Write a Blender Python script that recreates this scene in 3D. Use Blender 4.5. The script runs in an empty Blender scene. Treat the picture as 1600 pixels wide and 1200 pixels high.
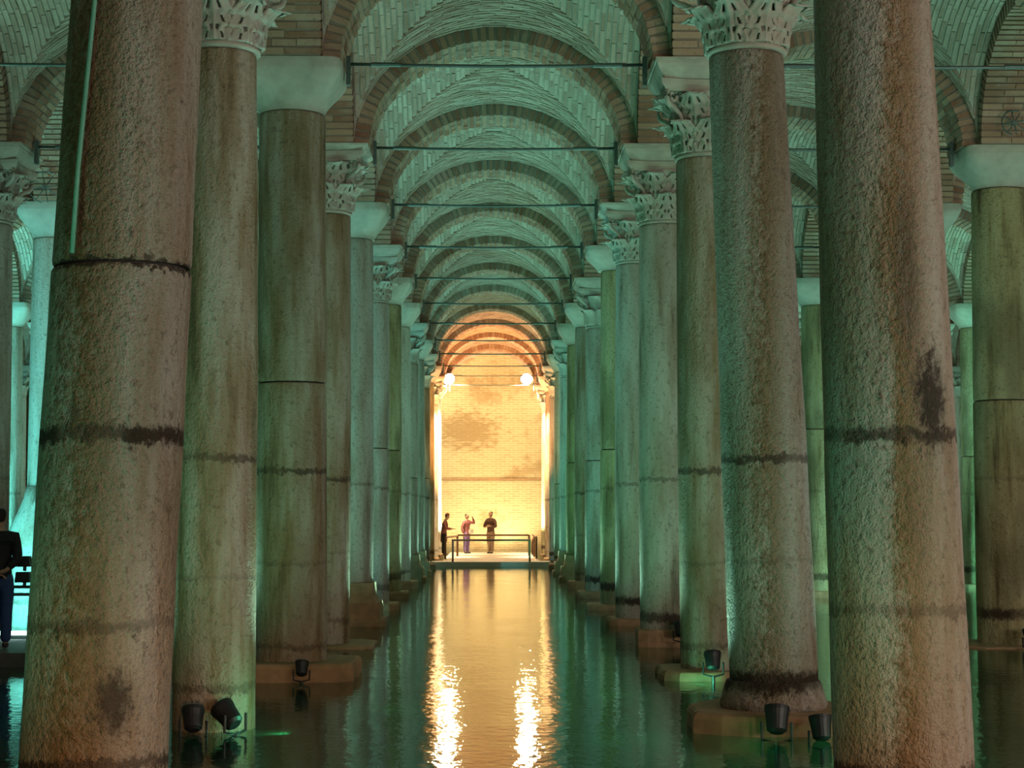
import bpy, bmesh, math, random
from mathutils import Vector, Matrix
random.seed(7)
S = bpy.context.scene
COL = S.collection
PI = math.pi
# ------------------------------------------------------------------ camera, world, exposure
F_PX = 2800.0
EYE = 1.87
cam_d = bpy.data.cameras.new('camera')
cam = bpy.data.objects.new('camera', cam_d); COL.objects.link(cam)
cam_d.sensor_width = 36.0
cam_d.lens = 36.0 * F_PX / 1600.0
cam_d.clip_end = 300
cam.location = (0, 0, EYE)
cam.rotation_euler = (PI/2 + math.atan(200/F_PX), 0, -math.atan(35/F_PX))
S.camera = cam
w = bpy.data.worlds.new('world'); S.world = w; w.use_nodes = True
w.node_tree.nodes['Background'].inputs[0].default_value = (0.30, 0.62, 0.50, 1)
w.node_tree.nodes['Background'].inputs[1].default_value = 0.09
S.view_settings.view_transform = 'Standard'
S.view_settings.look = 'None'
S.view_settings.gamma = 1.0
S.view_settings.use_curve_mapping = False
S.view_settings.exposure = 0.0
S.cycles.max_bounces = 4; S.cycles.adaptive_threshold = 0.05; S.cycles.diffuse_bounces = 2; S.cycles.glossy_bounces = 2; S.cycles.transparent_max_bounces = 6
S.cycles.caustics_reflective = False; S.cycles.caustics_refractive = False

# ------------------------------------------------------------------ lights
def lamp(kind, loc, power, color, radius=0.1, target=None, angle=None, blend=0.6, size=None):
    d = bpy.data.lights.new('lamp', kind)
    d.energy = power; d.color = color
    if kind in ('POINT', 'SPOT'): d.shadow_soft_size = radius
    if kind == 'SPOT': d.spot_size = math.radians(angle or 70); d.spot_blend = blend
    if kind == 'AREA':
        d.shape = 'RECTANGLE'; d.size, d.size_y = size
    o = bpy.data.objects.new('lamp_light', d); COL.objects.link(o)
    o.location = loc
    if target is not None:
        o.rotation_euler = (Vector(target) - Vector(loc)).to_track_quat('-Z', 'Y').to_euler()
    return o

TEAL = (0.40, 1.0, 0.80)
GREEN = (0.14, 1.0, 0.52)
CYAN = (0.15, 0.95, 0.95)
WARM = (1.0, 0.60, 0.28)
AMBER = (1.0, 0.62, 0.20)

# the grid of the hall: rows across (X) and lines along (Y)
RX = {-4: -16.79, -3: -11.97, -2: -7.15, -1: -2.33, 1: 2.49, 2: 7.31, 3: 12.13, 4: 16.95}
ROWS = [-4, -3, -2, -1, 1, 2, 3, 4]
def YK(k): return 11.0 + 4.785*(k-1)
WALL_Y = YK(15) + 0.0
LX, RXX = RX[-4]-4.82, RX[4]+4.82      # side walls

# unseen lamps added beside and behind the viewer, warm white, and low amber spots for the column feet
for x, y, z, p in ((2.0, -10.0, 3.0, 550), (9.0, -6.0, 3.0, 1300), (13.0, -2.0, 3.2, 1300), (16.0, 2.0, 3.2, 1250), (11.5, 8.0, 3.0, 650)):
    lamp('POINT', (x, y, z), p, (1.0, 0.88, 0.78), 0.3)
for x, tx, ty, p in ((-0.4, -2.5, 12.0, 430), (1.0, 2.6, 12.0, 300), (3.4, 2.6, 16.0, 420), (-0.2, -2.3, 20.0, 420)):
    lamp('SPOT', (x, 2.5, 0.45), p, (1.0, 0.42, 0.11), 0.12, (tx, ty, -0.5), 34, 1.0)
# unseen green spots added just under the water to colour the silt below
for x, y, p in ((3.7, 13.6, 10), (1.5, 15.0, 10), (-1.3, 16.6, 8), (1.5, 19.4, 8), (4.2, 18.0, 12), (-0.9, 13.2, 6), (1.7, 24.0, 8), (-1.2, 22.4, 8), (5.2, 23.0, 14)):
    lamp('SPOT', (x, y, -0.04), p, GREEN, 0.2, (x, y, -1), 165, 1.0)
# uplights standing in the water at the feet of the columns
for k in range(0, 14):
    y = YK(k)
    for r, s in ((-1, -1), (1, 1)):
        if k > 11: continue
        x = RX[r]
        if k > 1: lamp('SPOT', (x - s*0.72, y + 0.50, 0.12), 330, TEAL, 0.06, (x - s*1.9, y - 0.9, 7.4), 100, 0.7)
        lamp('SPOT', (x - 1.9, y + 1.0, 0.12), 200, GREEN, 0.06, (x - 0.45, y + 4.8, 2.7), 64, 0.9)
        lamp('SPOT', (x + 1.8, y + 1.0, 0.12), 70, (0.72, 1.0, 0.95), 0.06, (x + 0.45, y + 4.8, 2.7), 60, 0.9)
        if k > 1: lamp('SPOT', (x + s*0.9, y + 0.5, 0.12), 220, TEAL, 0.06, (x + s*2.0, y - 0.6, 7.0), 110, 0.7)
    for r in (-2, 2, -3, 3):
        if k < 2: continue
        x = RX[r]; s = 1 if r > 0 else -1
        lamp('SPOT', (x + s*0.9, y + 0.6, 0.12), 380, TEAL, 0.06, (x + s*2.0, y + 0.8, 7.0), 125, 0.7)
# strong cyan floods in the side aisles
lamp('SPOT', (-8.9, 26.6, 0.3), 1500, CYAN, 0.1, (-7.4, 31.0, 4.0), 120)
lamp('SPOT', (-13.6, 41.0, 0.3), 4000, CYAN, 0.1, (-12.0, 45.0, 4.0), 120)
lamp('SPOT', (9.6, 36.8, 0.3), 600, TEAL, 0.1, (7.6, 40.2, 3.0), 120)
lamp('SPOT', (14.4, 41.6, 0.3), 1300, (0.2, 1, 0.7), 0.1, (12.4, 45.0, 3.0), 120)

# ------------------------------------------------------------------ materials
def new_mat(name):
    m = bpy.data.materials.new(name); m.use_nodes = True
    nt = m.node_tree
    return m, nt, nt.nodes['Principled BSDF']
class NB:
    def __init__(s, nt): s.nt = nt
    def n(s, t, **kw):
        nd = s.nt.nodes.new(t)
        for k, v in kw.items(): setattr(nd, k, v)
        return nd
    def link(s, a, b): s.nt.links.new(a, b)
    def val(s, inp, v):
        if hasattr(v, 'is_output') or isinstance(v, bpy.types.NodeSocket): s.link(v, inp)
        else: inp.default_value = v
    def math(s, op, a, b=0.0, c=None, clamp=False):
        nd = s.n('ShaderNodeMath', operation=op); nd.use_clamp = clamp
        s.val(nd.inputs[0], a); s.val(nd.inputs[1], b)
        if c is not None: s.val(nd.inputs[2], c)
        return nd.outputs[0]
    def mix(s, f, a, b, blend='MIX'):
        nd = s.n('ShaderNodeMix', data_type='RGBA', blend_type=blend)
        s.val(nd.inputs[0], f)
        s.val(nd.inputs[6], a if not isinstance(a, tuple) else (*a, 1)[:4])
        s.val(nd.inputs[7], b if not isinstance(b, tuple) else (*b, 1)[:4])
        return nd.outputs[2]
    def remap(s, v, a, b, c=0.0, d=1.0, smooth=True):
        nd = s.n('ShaderNodeMapRange'); nd.clamp = True
        if smooth: nd.interpolation_type = 'SMOOTHSTEP'
        s.val(nd.inputs[0], v)
        for i, q in enumerate((a, b, c, d)): nd.inputs[i+1].default_value = q
        return nd.outputs[0]
    def noise(s, vec, scale, detail=4, rough=0.55, w=None, dist=0.0):
        nd = s.n('ShaderNodeTexNoise')
        if w is not None:
            nd.noise_dimensions = '4D'; s.val(nd.inputs['W'], w)
        s.link(vec, nd.inputs['Vector'])
        nd.inputs['Scale'].default_value = scale; nd.inputs['Detail'].default_value = detail
        nd.inputs['Roughness'].default_value = rough; nd.inputs['Distortion'].default_value = dist
        return nd.outputs[0]
    def scale(s, vec, sc, loc=(0, 0, 0)):
        nd = s.n('ShaderNodeMapping'); s.link(vec, nd.inputs[0])
        nd.inputs['Scale'].default_value = sc; nd.inputs['Location'].default_value = loc
        return nd.outputs[0]
    def bump(s, h, strength, dist, normal=None):
        nd = s.n('ShaderNodeBump'); nd.inputs['Strength'].default_value = strength
        nd.inputs['Distance'].default_value = dist; s.link(h, nd.inputs['Height'])
        if normal is not None: s.link(normal, nd.inputs['Normal'])
        return nd.outputs[0]

def plain(name, c, rough=0.6, metal=0.0, var=0.25, scale=12, bump=0.2):
    m, nt, p = new_mat(name); b = NB(nt)
    tc = b.n('ShaderNodeTexCoord').outputs['Object']
    n = b.noise(tc, scale, 3)
    col = b.mix(n, tuple(x*(1-var) for x in c), tuple(min(1, x*(1+var)) for x in c))
    b.link(col, p.inputs['Base Color'])
    p.inputs['Roughness'].default_value = rough; p.inputs['Metallic'].default_value = metal
    if bump: b.link(b.bump(n, bump, 0.01), p.inputs['Normal'])
    return m
def emit(name, c, strength):
    m, nt, p = new_mat(name)
    p.inputs['Base Color'].default_value = (*c, 1)
    p.inputs['Emission Color'].default_value = (*c, 1); p.inputs['Emission Strength'].default_value = strength
    return m

def marble(name, pale, warm, rust=0.5, bands=((2.32, 0.05, 0.8), (0.42, 0.06, 0.7)), blots=(), pit=0.6, streak=0.7, rustcol=(0.20, 0.098, 0.03), zone=None):
    m, nt, p = new_mat(name); b = NB(nt)
    tc = b.n('ShaderNodeTexCoord').outputs['Object']
    rnd = b.math('MULTIPLY', b.n('ShaderNodeObjectInfo').outputs['Random'], 40.0)
    sep = b.n('ShaderNodeSeparateXYZ'); b.link(tc, sep.inputs[0]); z = sep.outputs[2]
    off = b.n('ShaderNodeCombineXYZ')
    for q in range(3): b.link(rnd, off.inputs[q])
    va = b.n('ShaderNodeVectorMath', operation='ADD'); b.link(tc, va.inputs[0]); b.link(off.outputs[0], va.inputs[1]); tr = va.outputs[0]
    tall = b.scale(tr, (1, 1, 0.12))
    n_st = b.noise(tall, 5.0, 4, 0.6)                      # vertical runs
    n_big = b.noise(b.scale(tr, (1, 1, 0.35), (7, 7, 7)), 2.2, 2, 0.55)
    n_fine = b.noise(tr, 34.0, 2, 0.7)
    n_pit = b.noise(b.scale(tr, (1, 1, 0.8), (3, 3, 3)), 19.0, 4, 0.72)
    col = b.mix(b.remap(n_st, 0.36, 0.64), pale, warm)
    f = b.math('MULTIPLY', b.remap(n_big, 0.44, 0.66), rust)
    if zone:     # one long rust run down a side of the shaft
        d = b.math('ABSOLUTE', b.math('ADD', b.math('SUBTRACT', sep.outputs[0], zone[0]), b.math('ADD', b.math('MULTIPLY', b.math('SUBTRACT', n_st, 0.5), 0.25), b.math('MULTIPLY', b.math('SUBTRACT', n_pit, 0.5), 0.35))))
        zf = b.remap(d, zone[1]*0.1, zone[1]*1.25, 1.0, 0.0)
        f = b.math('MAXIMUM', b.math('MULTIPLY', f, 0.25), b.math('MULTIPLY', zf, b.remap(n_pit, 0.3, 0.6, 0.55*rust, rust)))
    col = b.mix(f, col, rustcol)
    f = b.math('MULTIPLY', b.remap(n_st, 0.56, 0.74), streak)
    col = b.mix(f, col, (0.09, 0.055, 0.03))
    f = b.math('MULTIPLY', b.remap(n_pit, 0.52, 0.70), 0.55)
    col = b.mix(f, col, (0.10, 0.065, 0.04))
    f = b.math('MULTIPLY', b.remap(n_fine, 0.6, 0.8), 0.4)
    col = b.mix(f, col, (0.05, 0.035, 0.025))
    wob = b.math('MULTIPLY', b.math('SUBTRACT', n_pit, 0.5), 0.22)
    wob2 = b.math('MULTIPLY', b.math('SUBTRACT', n_big, 0.5), 0.10)
    zz = b.math('ADD', b.math('ADD', z, wob), wob2)
    for z0, wd, st in bands:
        d = b.math('ABSOLUTE', b.math('SUBTRACT', zz, z0))
        f = b.math('MULTIPLY', b.remap(d, wd*0.35, wd, 1.0, 0.0), st)
        f = b.math('MULTIPLY', f, b.remap(n_big, 0.32, 0.56, 0.6, 1.0))
        col = b.mix(f, col, (0.035, 0.018, 0.010))
    for (cx, cy, cz), (rx, rz), st in blots:
        nd = b.n('ShaderNodeVectorMath', operation='SUBTRACT'); b.link(tc, nd.inputs[0]); nd.inputs[1].default_value = (cx, cy, cz)
        nd2 = b.n('ShaderNodeVectorMath', operation='MULTIPLY'); b.link(nd.outputs[0], nd2.inputs[0]); nd2.inputs[1].default_value = (1/rx, 1/rx, 1/rz)
        nd3 = b.n('ShaderNodeVectorMath', operation='LENGTH'); b.link(nd2.outputs[0], nd3.inputs[0])
        d = b.math('ADD', nd3.outputs['Value'], b.math('MULTIPLY', b.math('SUBTRACT', n_pit, 0.5), 2.2))
        f = b.math('MULTIPLY', b.remap(d, 0.35, 1.1, 1.0, 0.0), st)
        col = b.mix(f, col, (0.03, 0.02, 0.014))
    b.link(col, p.inputs['Base Color'])
    p.inputs['Roughness'].default_value = 0.72
    p.inputs['Specular IOR Level'].default_value = 0.3
    h = b.math('ADD', b.math('MULTIPLY', n_pit, 1.0), b.math('MULTIPLY', n_fine, 0.6))
    b.link(b.bump(h, pit, 0.085), p.inputs['Normal'])
    return m

def brick_mat(name, dark, light, mortarish=0.3):
    m, nt, p = new_mat(name); b = NB(nt)
    tc = b.n('ShaderNodeTexCoord').outputs['Object']
    geo = b.n('ShaderNodeNewGeometry')
    pos = geo.outputs['Position']
    r1 = b.n('ShaderNodeObjectInfo').outputs['Random']
    r2 = geo.outputs['Random Per Island']
    r = b.math('FRACT', b.math('ADD', b.math('MULTIPLY', r1, 3.7), r2))
    n = b.noise(pos, 3.0, 3, 0.6)
    n2 = b.noise(pos, 26.0, 2, 0.6)
    col = b.mix(b.remap(r, 0.1, 0.9), dark, light)
    col = b.mix(b.math('MULTIPLY', b.remap(n, 0.45, 0.68), mortarish), col, (0.46, 0.40, 0.33))
    col = b.mix(b.math('MULTIPLY', b.remap(n2, 0.55, 0.75), 0.5), col, (0.12, 0.08, 0.06))
    b.link(col, p.inputs['Base Color'])
    p.inputs['Roughness'].default_value = 0.9
    p.inputs['Specular IOR Level'].default_value = 0.15

    return m

M = {}
M['brick'] = brick_mat('old_brick', (0.27, 0.135, 0.085), (0.40, 0.25, 0.17))
M['webbrick'] = brick_mat('vault_brick', (0.33, 0.23, 0.17), (0.46, 0.36, 0.28), 0.5)
M['mortar'] = plain('lime_mortar', (0.40, 0.35, 0.29), 0.95, var=0.35, scale=5, bump=0)
M['archmortar'] = plain('dirty_mortar', (0.25, 0.20, 0.155), 0.95, var=0.4, scale=5, bump=0)
M['stone'] = plain('capital_stone', (0.40, 0.365, 0.30), 0.75, var=0.35, scale=6, bump=0.5)
M['darkstone'] = plain('damp_joint', (0.03, 0.025, 0.02), 0.9)
M['base'] = plain('footing_stone', (0.32, 0.19, 0.10), 0.8, var=0.5, scale=7, bump=0.6)
M['steel'] = plain('painted_steel', (0.10, 0.13, 0.12), 0.45, 0.6, scale=20)
M['black'] = plain('black_housing', (0.012, 0.012, 0.014), 0.5, scale=20)
M['greenlit'] = plain('pipe_green_lit', (0.12, 0.34, 0.24), 0.6, 0.0, scale=9)  # green light on the pipe, put into its colour
M['deck'] = plain('pale_deck', (0.62, 0.56, 0.48), 0.6, var=0.15, scale=4)
M['darkdeck'] = plain('dark_deck', (0.10, 0.09, 0.08), 0.6, var=0.3, scale=6)
M['railwood'] = plain('rail_brown', (0.16, 0.07, 0.035), 0.5, scale=8)
M['glow'] = emit('lamp_glow_warm', (1.0, 0.86, 0.60), 400)
M['glowteal'] = emit('deck_glow_cyan', (0.6, 1.0, 0.95), 5)  # glow standing in for the brightly lit deck, no lamp
M['glowgreen'] = emit('lamp_glow_green', (0.1, 1.0, 0.45), 3)
GREYP, BROWN = (0.45, 0.41, 0.35), (0.27, 0.19, 0.11)
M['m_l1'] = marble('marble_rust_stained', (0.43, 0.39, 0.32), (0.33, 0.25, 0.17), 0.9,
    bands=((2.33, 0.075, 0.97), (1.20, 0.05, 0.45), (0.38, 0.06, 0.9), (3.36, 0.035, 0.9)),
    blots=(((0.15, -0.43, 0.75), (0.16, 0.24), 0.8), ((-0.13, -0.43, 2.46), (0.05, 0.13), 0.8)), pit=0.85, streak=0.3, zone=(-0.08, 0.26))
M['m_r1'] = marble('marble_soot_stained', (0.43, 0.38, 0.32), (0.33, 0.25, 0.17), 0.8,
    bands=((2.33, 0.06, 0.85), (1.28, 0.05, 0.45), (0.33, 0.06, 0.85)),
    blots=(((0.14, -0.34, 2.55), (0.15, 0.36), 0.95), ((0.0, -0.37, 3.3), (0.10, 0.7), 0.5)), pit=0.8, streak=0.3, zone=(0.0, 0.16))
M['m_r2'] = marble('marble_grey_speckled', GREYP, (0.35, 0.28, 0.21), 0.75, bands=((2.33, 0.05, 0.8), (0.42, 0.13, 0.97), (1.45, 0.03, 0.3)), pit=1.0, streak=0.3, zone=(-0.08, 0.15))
M['m_brown'] = marble('marble_brown', (0.42, 0.36, 0.29), BROWN, 0.5, bands=((2.33, 0.05, 0.75), (0.36, 0.05, 0.5), (1.3, 0.03, 0.3)))
M['m_grey'] = marble('marble_grey', (0.48, 0.45, 0.40), (0.36, 0.31, 0.25), 0.3, bands=((2.33, 0.04, 0.5), (0.40, 0.10, 0.95)), pit=0.5)
M['m_pale'] = marble('marble_pale', (0.56, 0.52, 0.45), (0.44, 0.38, 0.30), 0.2, bands=((2.33, 0.04, 0.4), (0.40, 0.06, 0.7)), pit=0.4)
M['m_olive'] = marble('marble_olive_streaked', (0.46, 0.41, 0.24), (0.36, 0.29, 0.14), 0.5, bands=((0.45, 0.11, 0.95), (2.33, 0.04, 0.3)), streak=0.9, rustcol=(0.07, 0.06, 0.02))

def water_mat():
    m, nt, p = new_mat('green_water'); b = NB(nt)
    nt.nodes.remove(p)
    out = nt.nodes['Material Output']
    tc = b.n('ShaderNodeTexCoord').outputs['Object']
    n1 = b.noise(b.scale(tc, (1.0, 0.8, 1)), 8.0, 3, 0.5)
    n2 = b.noise(b.scale(tc, (1.0, 0.7, 1)), 0.7, 2, 0.5)
    h = b.math('ADD', b.math('MULTIPLY', n1, 0.0075), b.math('MULTIPLY', n2, 0.022))
    nrm = b.bump(h, 0.55, 1.0)
    gl = b.n('ShaderNodeBsdfGlossy'); gl.inputs['Roughness'].default_value = 0.035
    gl.inputs['Color'].default_value = (0.95, 0.97, 0.95, 1); b.link(nrm, gl.inputs['Normal'])
    tr = b.n('ShaderNodeBsdfTransparent'); tr.inputs['Color'].default_value = (0.45, 0.72, 0.55, 1)
    df = b.n('ShaderNodeBsdfDiffuse'); df.inputs['Color'].default_value = (0.012, 0.11, 0.06, 1)
    mx = b.n('ShaderNodeMixShader'); mx.inputs[0].default_value = 0.45
    b.link(tr.outputs[0], mx.inputs[1]); b.link(df.outputs[0], mx.inputs[2])
    fr = b.n('ShaderNodeFresnel'); fr.inputs['IOR'].default_value = 1.36; b.link(nrm, fr.inputs['Normal'])
    m2 = b.n('ShaderNodeMixShader'); b.link(fr.outputs[0], m2.inputs[0])
    b.link(mx.outputs[0], m2.inputs[1]); b.link(gl.outputs[0], m2.inputs[2])
    b.link(m2.outputs[0], out.inputs['Surface'])
    return m
M['water'] = water_mat()

def endwall_mat():
    m, nt, p = new_mat('stained_brick_wall'); b = NB(nt)
    tc = b.n('ShaderNodeTexCoord').outputs['Object']
    br = b.n('ShaderNodeTexBrick'); b.link(b.scale(tc, (1, 1, 1)), br.inputs['Vector'])
    sw = b.n('ShaderNodeMapping'); b.link(tc, sw.inputs[0]); sw.inputs['Rotation'].default_value = (PI/2, 0, 0)
    b.link(sw.outputs[0], br.inputs['Vector'])
    br.inputs['Scale'].default_value = 1.0
    br.inputs['Brick Width'].default_value = 0.38; br.inputs['Row Height'].default_value = 0.10; br.inputs['Mortar Size'].default_value = 0.02
    br.inputs['Color1'].default_value = (0.50, 0.38, 0.22, 1); br.inputs['Color2'].default_value = (0.42, 0.31, 0.17, 1); br.inputs['Mortar'].default_value = (0.55, 0.45, 0.28, 1)
    n = b.noise(tc, 0.7, 6, 0.65)
    n2 = b.noise(b.scale(tc, (1, 1, 2.5)), 2.5, 5, 0.65)
    col = b.mix(b.math('MULTIPLY', b.remap(n, 0.5, 0.66), 0.6), br.outputs[0], (0.26, 0.15, 0.06))
    col = b.mix(b.math('MULTIPLY', b.remap(n2, 0.55, 0.75), 0.35), col, (0.30, 0.20, 0.09))
    nd = b.n('ShaderNodeVectorMath', operation='SUBTRACT'); b.link(tc, nd.inputs[0]); nd.inputs[1].default_value = (-1.0, WALL_Y, 5.4)
    nd2 = b.n('ShaderNodeVectorMath', operation='MULTIPLY'); b.link(nd.outputs[0], nd2.inputs[0]); nd2.inputs[1].default_value = (1/1.5, 0.2, 1/0.9)
    nd3 = b.n('ShaderNodeVectorMath', operation='LENGTH'); b.link(nd2.outputs[0], nd3.inputs[0])
    d = b.math('ADD', nd3.outputs['Value'], b.math('MULTIPLY', b.math('SUBTRACT', n2, 0.5), 3.0))
    col = b.mix(b.math('MULTIPLY', b.remap(d, 0.4, 1.3, 1.0, 0.0), 0.7), col, (0.24, 0.14, 0.055))
    b.link(col, p.inputs['Base Color']); p.inputs['Roughness'].default_value = 0.85
    b.link(b.bump(n2, 0.4, 0.05), p.inputs['Normal'])
    return m
M['endwall'] = endwall_mat()

# ------------------------------------------------------------------ mesh helpers
class MB:
    def __init__(s): s.v = []; s.f = []
    def hexa(s, p):      # 8 points: bottom ring 0-3, top ring 4-7
        i = len(s.v); s.v += [tuple(q) for q in p]
        s.f += [(i, i+3, i+2, i+1), (i+4, i+5, i+6, i+7), (i, i+1, i+5, i+4), (i+1, i+2, i+6, i+5), (i+2, i+3, i+7, i+6), (i+3, i, i+4, i+7)]
    def box(s, c, d, rot=None, taper=1.0):
        x, y, z = d[0]/2, d[1]/2, d[2]/2
        pts = [Vector((sx*x*(taper if sz > 0 else 1), sy*y*(taper if sz > 0 else 1), sz*z)) for sz in (-1, 1) for sx, sy in ((-1, -1), (1, -1), (1, 1), (-1, 1))]
        if rot is not None: pts = [rot @ q for q in pts]
        s.hexa([q + Vector(c) for q in pts])
    def rings(s, rings, cap=True, close=True):     # rings: list of equal-length point loops
        i = len(s.v); n = len(rings[0])
        for r in rings: s.v += [tuple(q) for q in r]
        for a in range(len(rings)-1):
            for q in range(n if close else n-1):
                q2 = (q+1) % n
                s.f.append((i+a*n+q, i+a*n+q2, i+(a+1)*n+q2, i+(a+1)*n+q))
        if cap:
            s.f.append(tuple(i+q for q in reversed(range(n))))
            s.f.append(tuple(i+(len(rings)-1)*n+q for q in range(n)))
    def lathe(s, prof, seg=24, cx=0, cy=0, cap=True):
        s.rings([[(cx+r*math.cos(2*PI*q/seg), cy+r*math.sin(2*PI*q/seg), z) for q in range(seg)] for r, z in prof], cap)
    def tube(s, pts, r, seg=8, cap=True):
        pts = [Vector(p) for p in pts]; rr = r if isinstance(r, (list, tuple)) else [r]*len(pts)
        rings = []; up = None
        for i, p in enumerate(pts):
            t = (pts[min(i+1, len(pts)-1)] - pts[max(i-1, 0)]).normalized()
            if up is None: up = Vector((0, 0, 1)) if abs(t.z) < 0.9 else Vector((1, 0, 0))
            a = t.cross(up)
            if a.length < 1e-4: a = t.cross(Vector((0, 1, 0)))
            a.normalize(); bb = t.cross(a).normalized(); up = bb*-1 if False else up
            rings.append([p + (a*math.cos(2*PI*q/seg) + bb*math.sin(2*PI*q/seg))*rr[i] for q in range(seg)])
        s.rings(rings, cap)
    def mesh(s, name, mat, smooth=False):
        me = bpy.data.meshes.new(name); me.from_pydata(s.v, [], s.f); me.update()
        bm = bmesh.new(); bm.from_mesh(me); bmesh.ops.recalc_face_normals(bm, faces=bm.faces); bm.to_mesh(me); bm.free()
        if mat: me.materials.append(M[mat] if isinstance(mat, str) else mat)
        if smooth:
            me.polygons.foreach_set('use_smooth', [True]*len(me.polygons))
        return me
    def obj(s, name, mat, parent=None, loc=(0, 0, 0), smooth=False):
        return link(name, s.mesh(name, mat, smooth), parent, loc)
def link(name, data, parent=None, loc=(0, 0, 0), rot=None):
    o = bpy.data.objects.new(name, data); COL.objects.link(o)
    o.location = loc
    if rot is not None: o.rotation_euler = rot
    if parent is not None: o.parent = parent
    return o
def smooth_by_angle(me, deg=40):
    me.polygons.foreach_set('use_smooth', [True]*len(me.polygons))
    bm = bmesh.new(); bm.from_mesh(me)
    lim = math.radians(deg)
    for e in bm.edges:
        if len(e.link_faces) == 2 and e.calc_face_angle(0) > lim: e.smooth = False
    bm.to_mesh(me); bm.free()
def tag(o, label, cat, group=None, kind=None):
    o['label'] = label; o['category'] = cat
    if group: o['group'] = group
    if kind: o['kind'] = kind
    return o
def thing(name, label, cat, loc, group=None, kind=None, rz=0):
    o = link(name, None, None, loc, (0, 0, rz)); o.empty_display_size = 0.2
    return tag(o, label, cat, group, kind)
def stuff(o): o['kind'] = 'stuff'; return o
ORD = ['zeroth', 'first', 'second', 'third', 'fourth', 'fifth', 'sixth', 'seventh', 'eighth', 'ninth', 'tenth', 'eleventh', 'twelfth', 'thirteenth', 'fourteenth', 'fifteenth']

# ------------------------------------------------------------------ water, pool floor, walls
b = MB(); b.v = [(LX, -14, 0), (RXX, -14, 0), (RXX, WALL_Y, 0), (LX, WALL_Y, 0)]; b.f = [(0, 1, 2, 3)]
tag(b.obj('water', 'water'), 'still dark green water covering the hall floor between the columns', 'water', kind='structure')
M['poolfloor'] = plain('pool_floor_silt', (0.06, 0.13, 0.07), 0.9, var=0.5, scale=1.5)
b = MB(); b.v = [(LX, -14, -0.55), (RXX, -14, -0.55), (RXX, WALL_Y, -0.55), (LX, WALL_Y, -0.55)]; b.f = [(0, 1, 2, 3)]
tag(b.obj('floor', 'poolfloor'), 'silted green floor lying under the shallow water', 'floor', kind='structure')
b = MB(); b.box(((LX+RXX)/2, WALL_Y+0.3, 4.3), (RXX-LX+1, 0.6, 10))
o = b.obj('wall_back', 'endwall'); tag(o, 'yellow lit stained brick wall closing the far end of the hall', 'wall', kind='structure')
b = MB(); b.box(((LX+RXX)/2, WALL_Y-0.03, 3.28), (RXX-LX, 0.06, 0.07)); b.obj('ledge', 'base', o)
b = MB(); b.box((LX-0.3, WALL_Y/2-4, 4.3), (0.6, WALL_Y+20, 10))
tag(b.obj('wall_left', 'mortar'), 'side wall beyond the outermost columns on the left', 'wall', kind='structure')
b = MB(); b.box((RXX+0.3, WALL_Y/2-4, 4.3), (0.6, WALL_Y+20, 10))
tag(b.obj('wall_right', 'mortar'), 'side wall beyond the outermost columns on the right', 'wall', kind='structure')

# ------------------------------------------------------------------ vaulted ceiling
ZS, RISE, HALF, RING, TW = 7.02, 1.50, 1.78, 0.22, 0.84
ceiling = thing('ceiling', 'brick groin vaults on round arches roofing the whole hall', 'ceiling', (0, 0, 0), kind='structure')
b = MB(); b.box(((LX+RXX)/2, WALL_Y/2-4, 9.35), (RXX-LX, WALL_Y+20, 0.3)); b.obj('light_lid', 'mortar', ceiling)  # unseen lid added over the vaults to keep world light out

def arch_core():
    """mortar body of an arch spanning local X, depth along local Y, springing at z=0"""
    b = MB(); n = 40; ins = 0.012
    def P(t, e): return ((HALF+e)*math.cos(t), (RISE+e)*math.sin(t))
    rings = []
    for i in range(n+1):
        t = PI*i/n
        x0, z0 = P(t, ins); x1, z1 = P(t, RING)
        d = TW/2-ins
        rings.append([(x0, -d, z0), (x1, -d, z1), (x1, d, z1), (x0, d, z0)])
    b.rings(rings)
    return b
NV = 50
def voussoir_frames(rows):
    """transform of every brick in an arch: (matrix, depth slot)"""
    out = []
    for i in range(NV):
        t = PI*(i+0.5)/NV
        px, pz = HALF*math.cos(t), RISE*math.sin(t)
        nx, nz = math.cos(t)/HALF, math.sin(t)/RISE
        l = math.hypot(nx, nz); nx /= l; nz /= l
        # local frame: X tangent, Y depth, Z radial outward
        R = Matrix(((nz, 0, nx), (0, 1, 0), (-nx, 0, nz))).to_4x4()
        out.append((i, Matrix.Translation((px, 0, pz)) @ R))
    return out
def vbrick(d0, d1, w=0.072):
    b = MB(); b.box((0, (d0+d1)/2, RING/2-0.006), (w, d1-d0, RING-0.01)); return b
g = 0.010
VB = {}
for tagn, spans in (('a', ((-TW/2, -TW/6-g), (-TW/6, TW/6-g), (TW/6, TW/2))), ('b', ((-TW/2, 0-g), (0, TW/2)))):
    VB[tagn] = [vbrick(*s).mesh('brick', 'brick') for s in spans]
CORE = arch_core().mesh('arch_mortar', 'archmortar')
def far_arch_mesh():
    b = MB()
    for i, Mx in voussoir_frames(1):
        sp = ((-TW/2, -TW/6-g), (-TW/6, TW/6-g), (TW/6, TW/2)) if i % 2 else ((-TW/2, -g), (0, TW/2))
        for d0, d1 in sp:
            pts = [Mx @ Vector((sx*0.036, dy, zz)) for zz in (-0.011, RING-0.011) for sx, dy in ((-1, d0), (1, d0), (1, d1), (-1, d1))]
            b.hexa(pts)
    return b.mesh('brick_ring', 'brick')
FAR_ARCH = far_arch_mesh()
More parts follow.
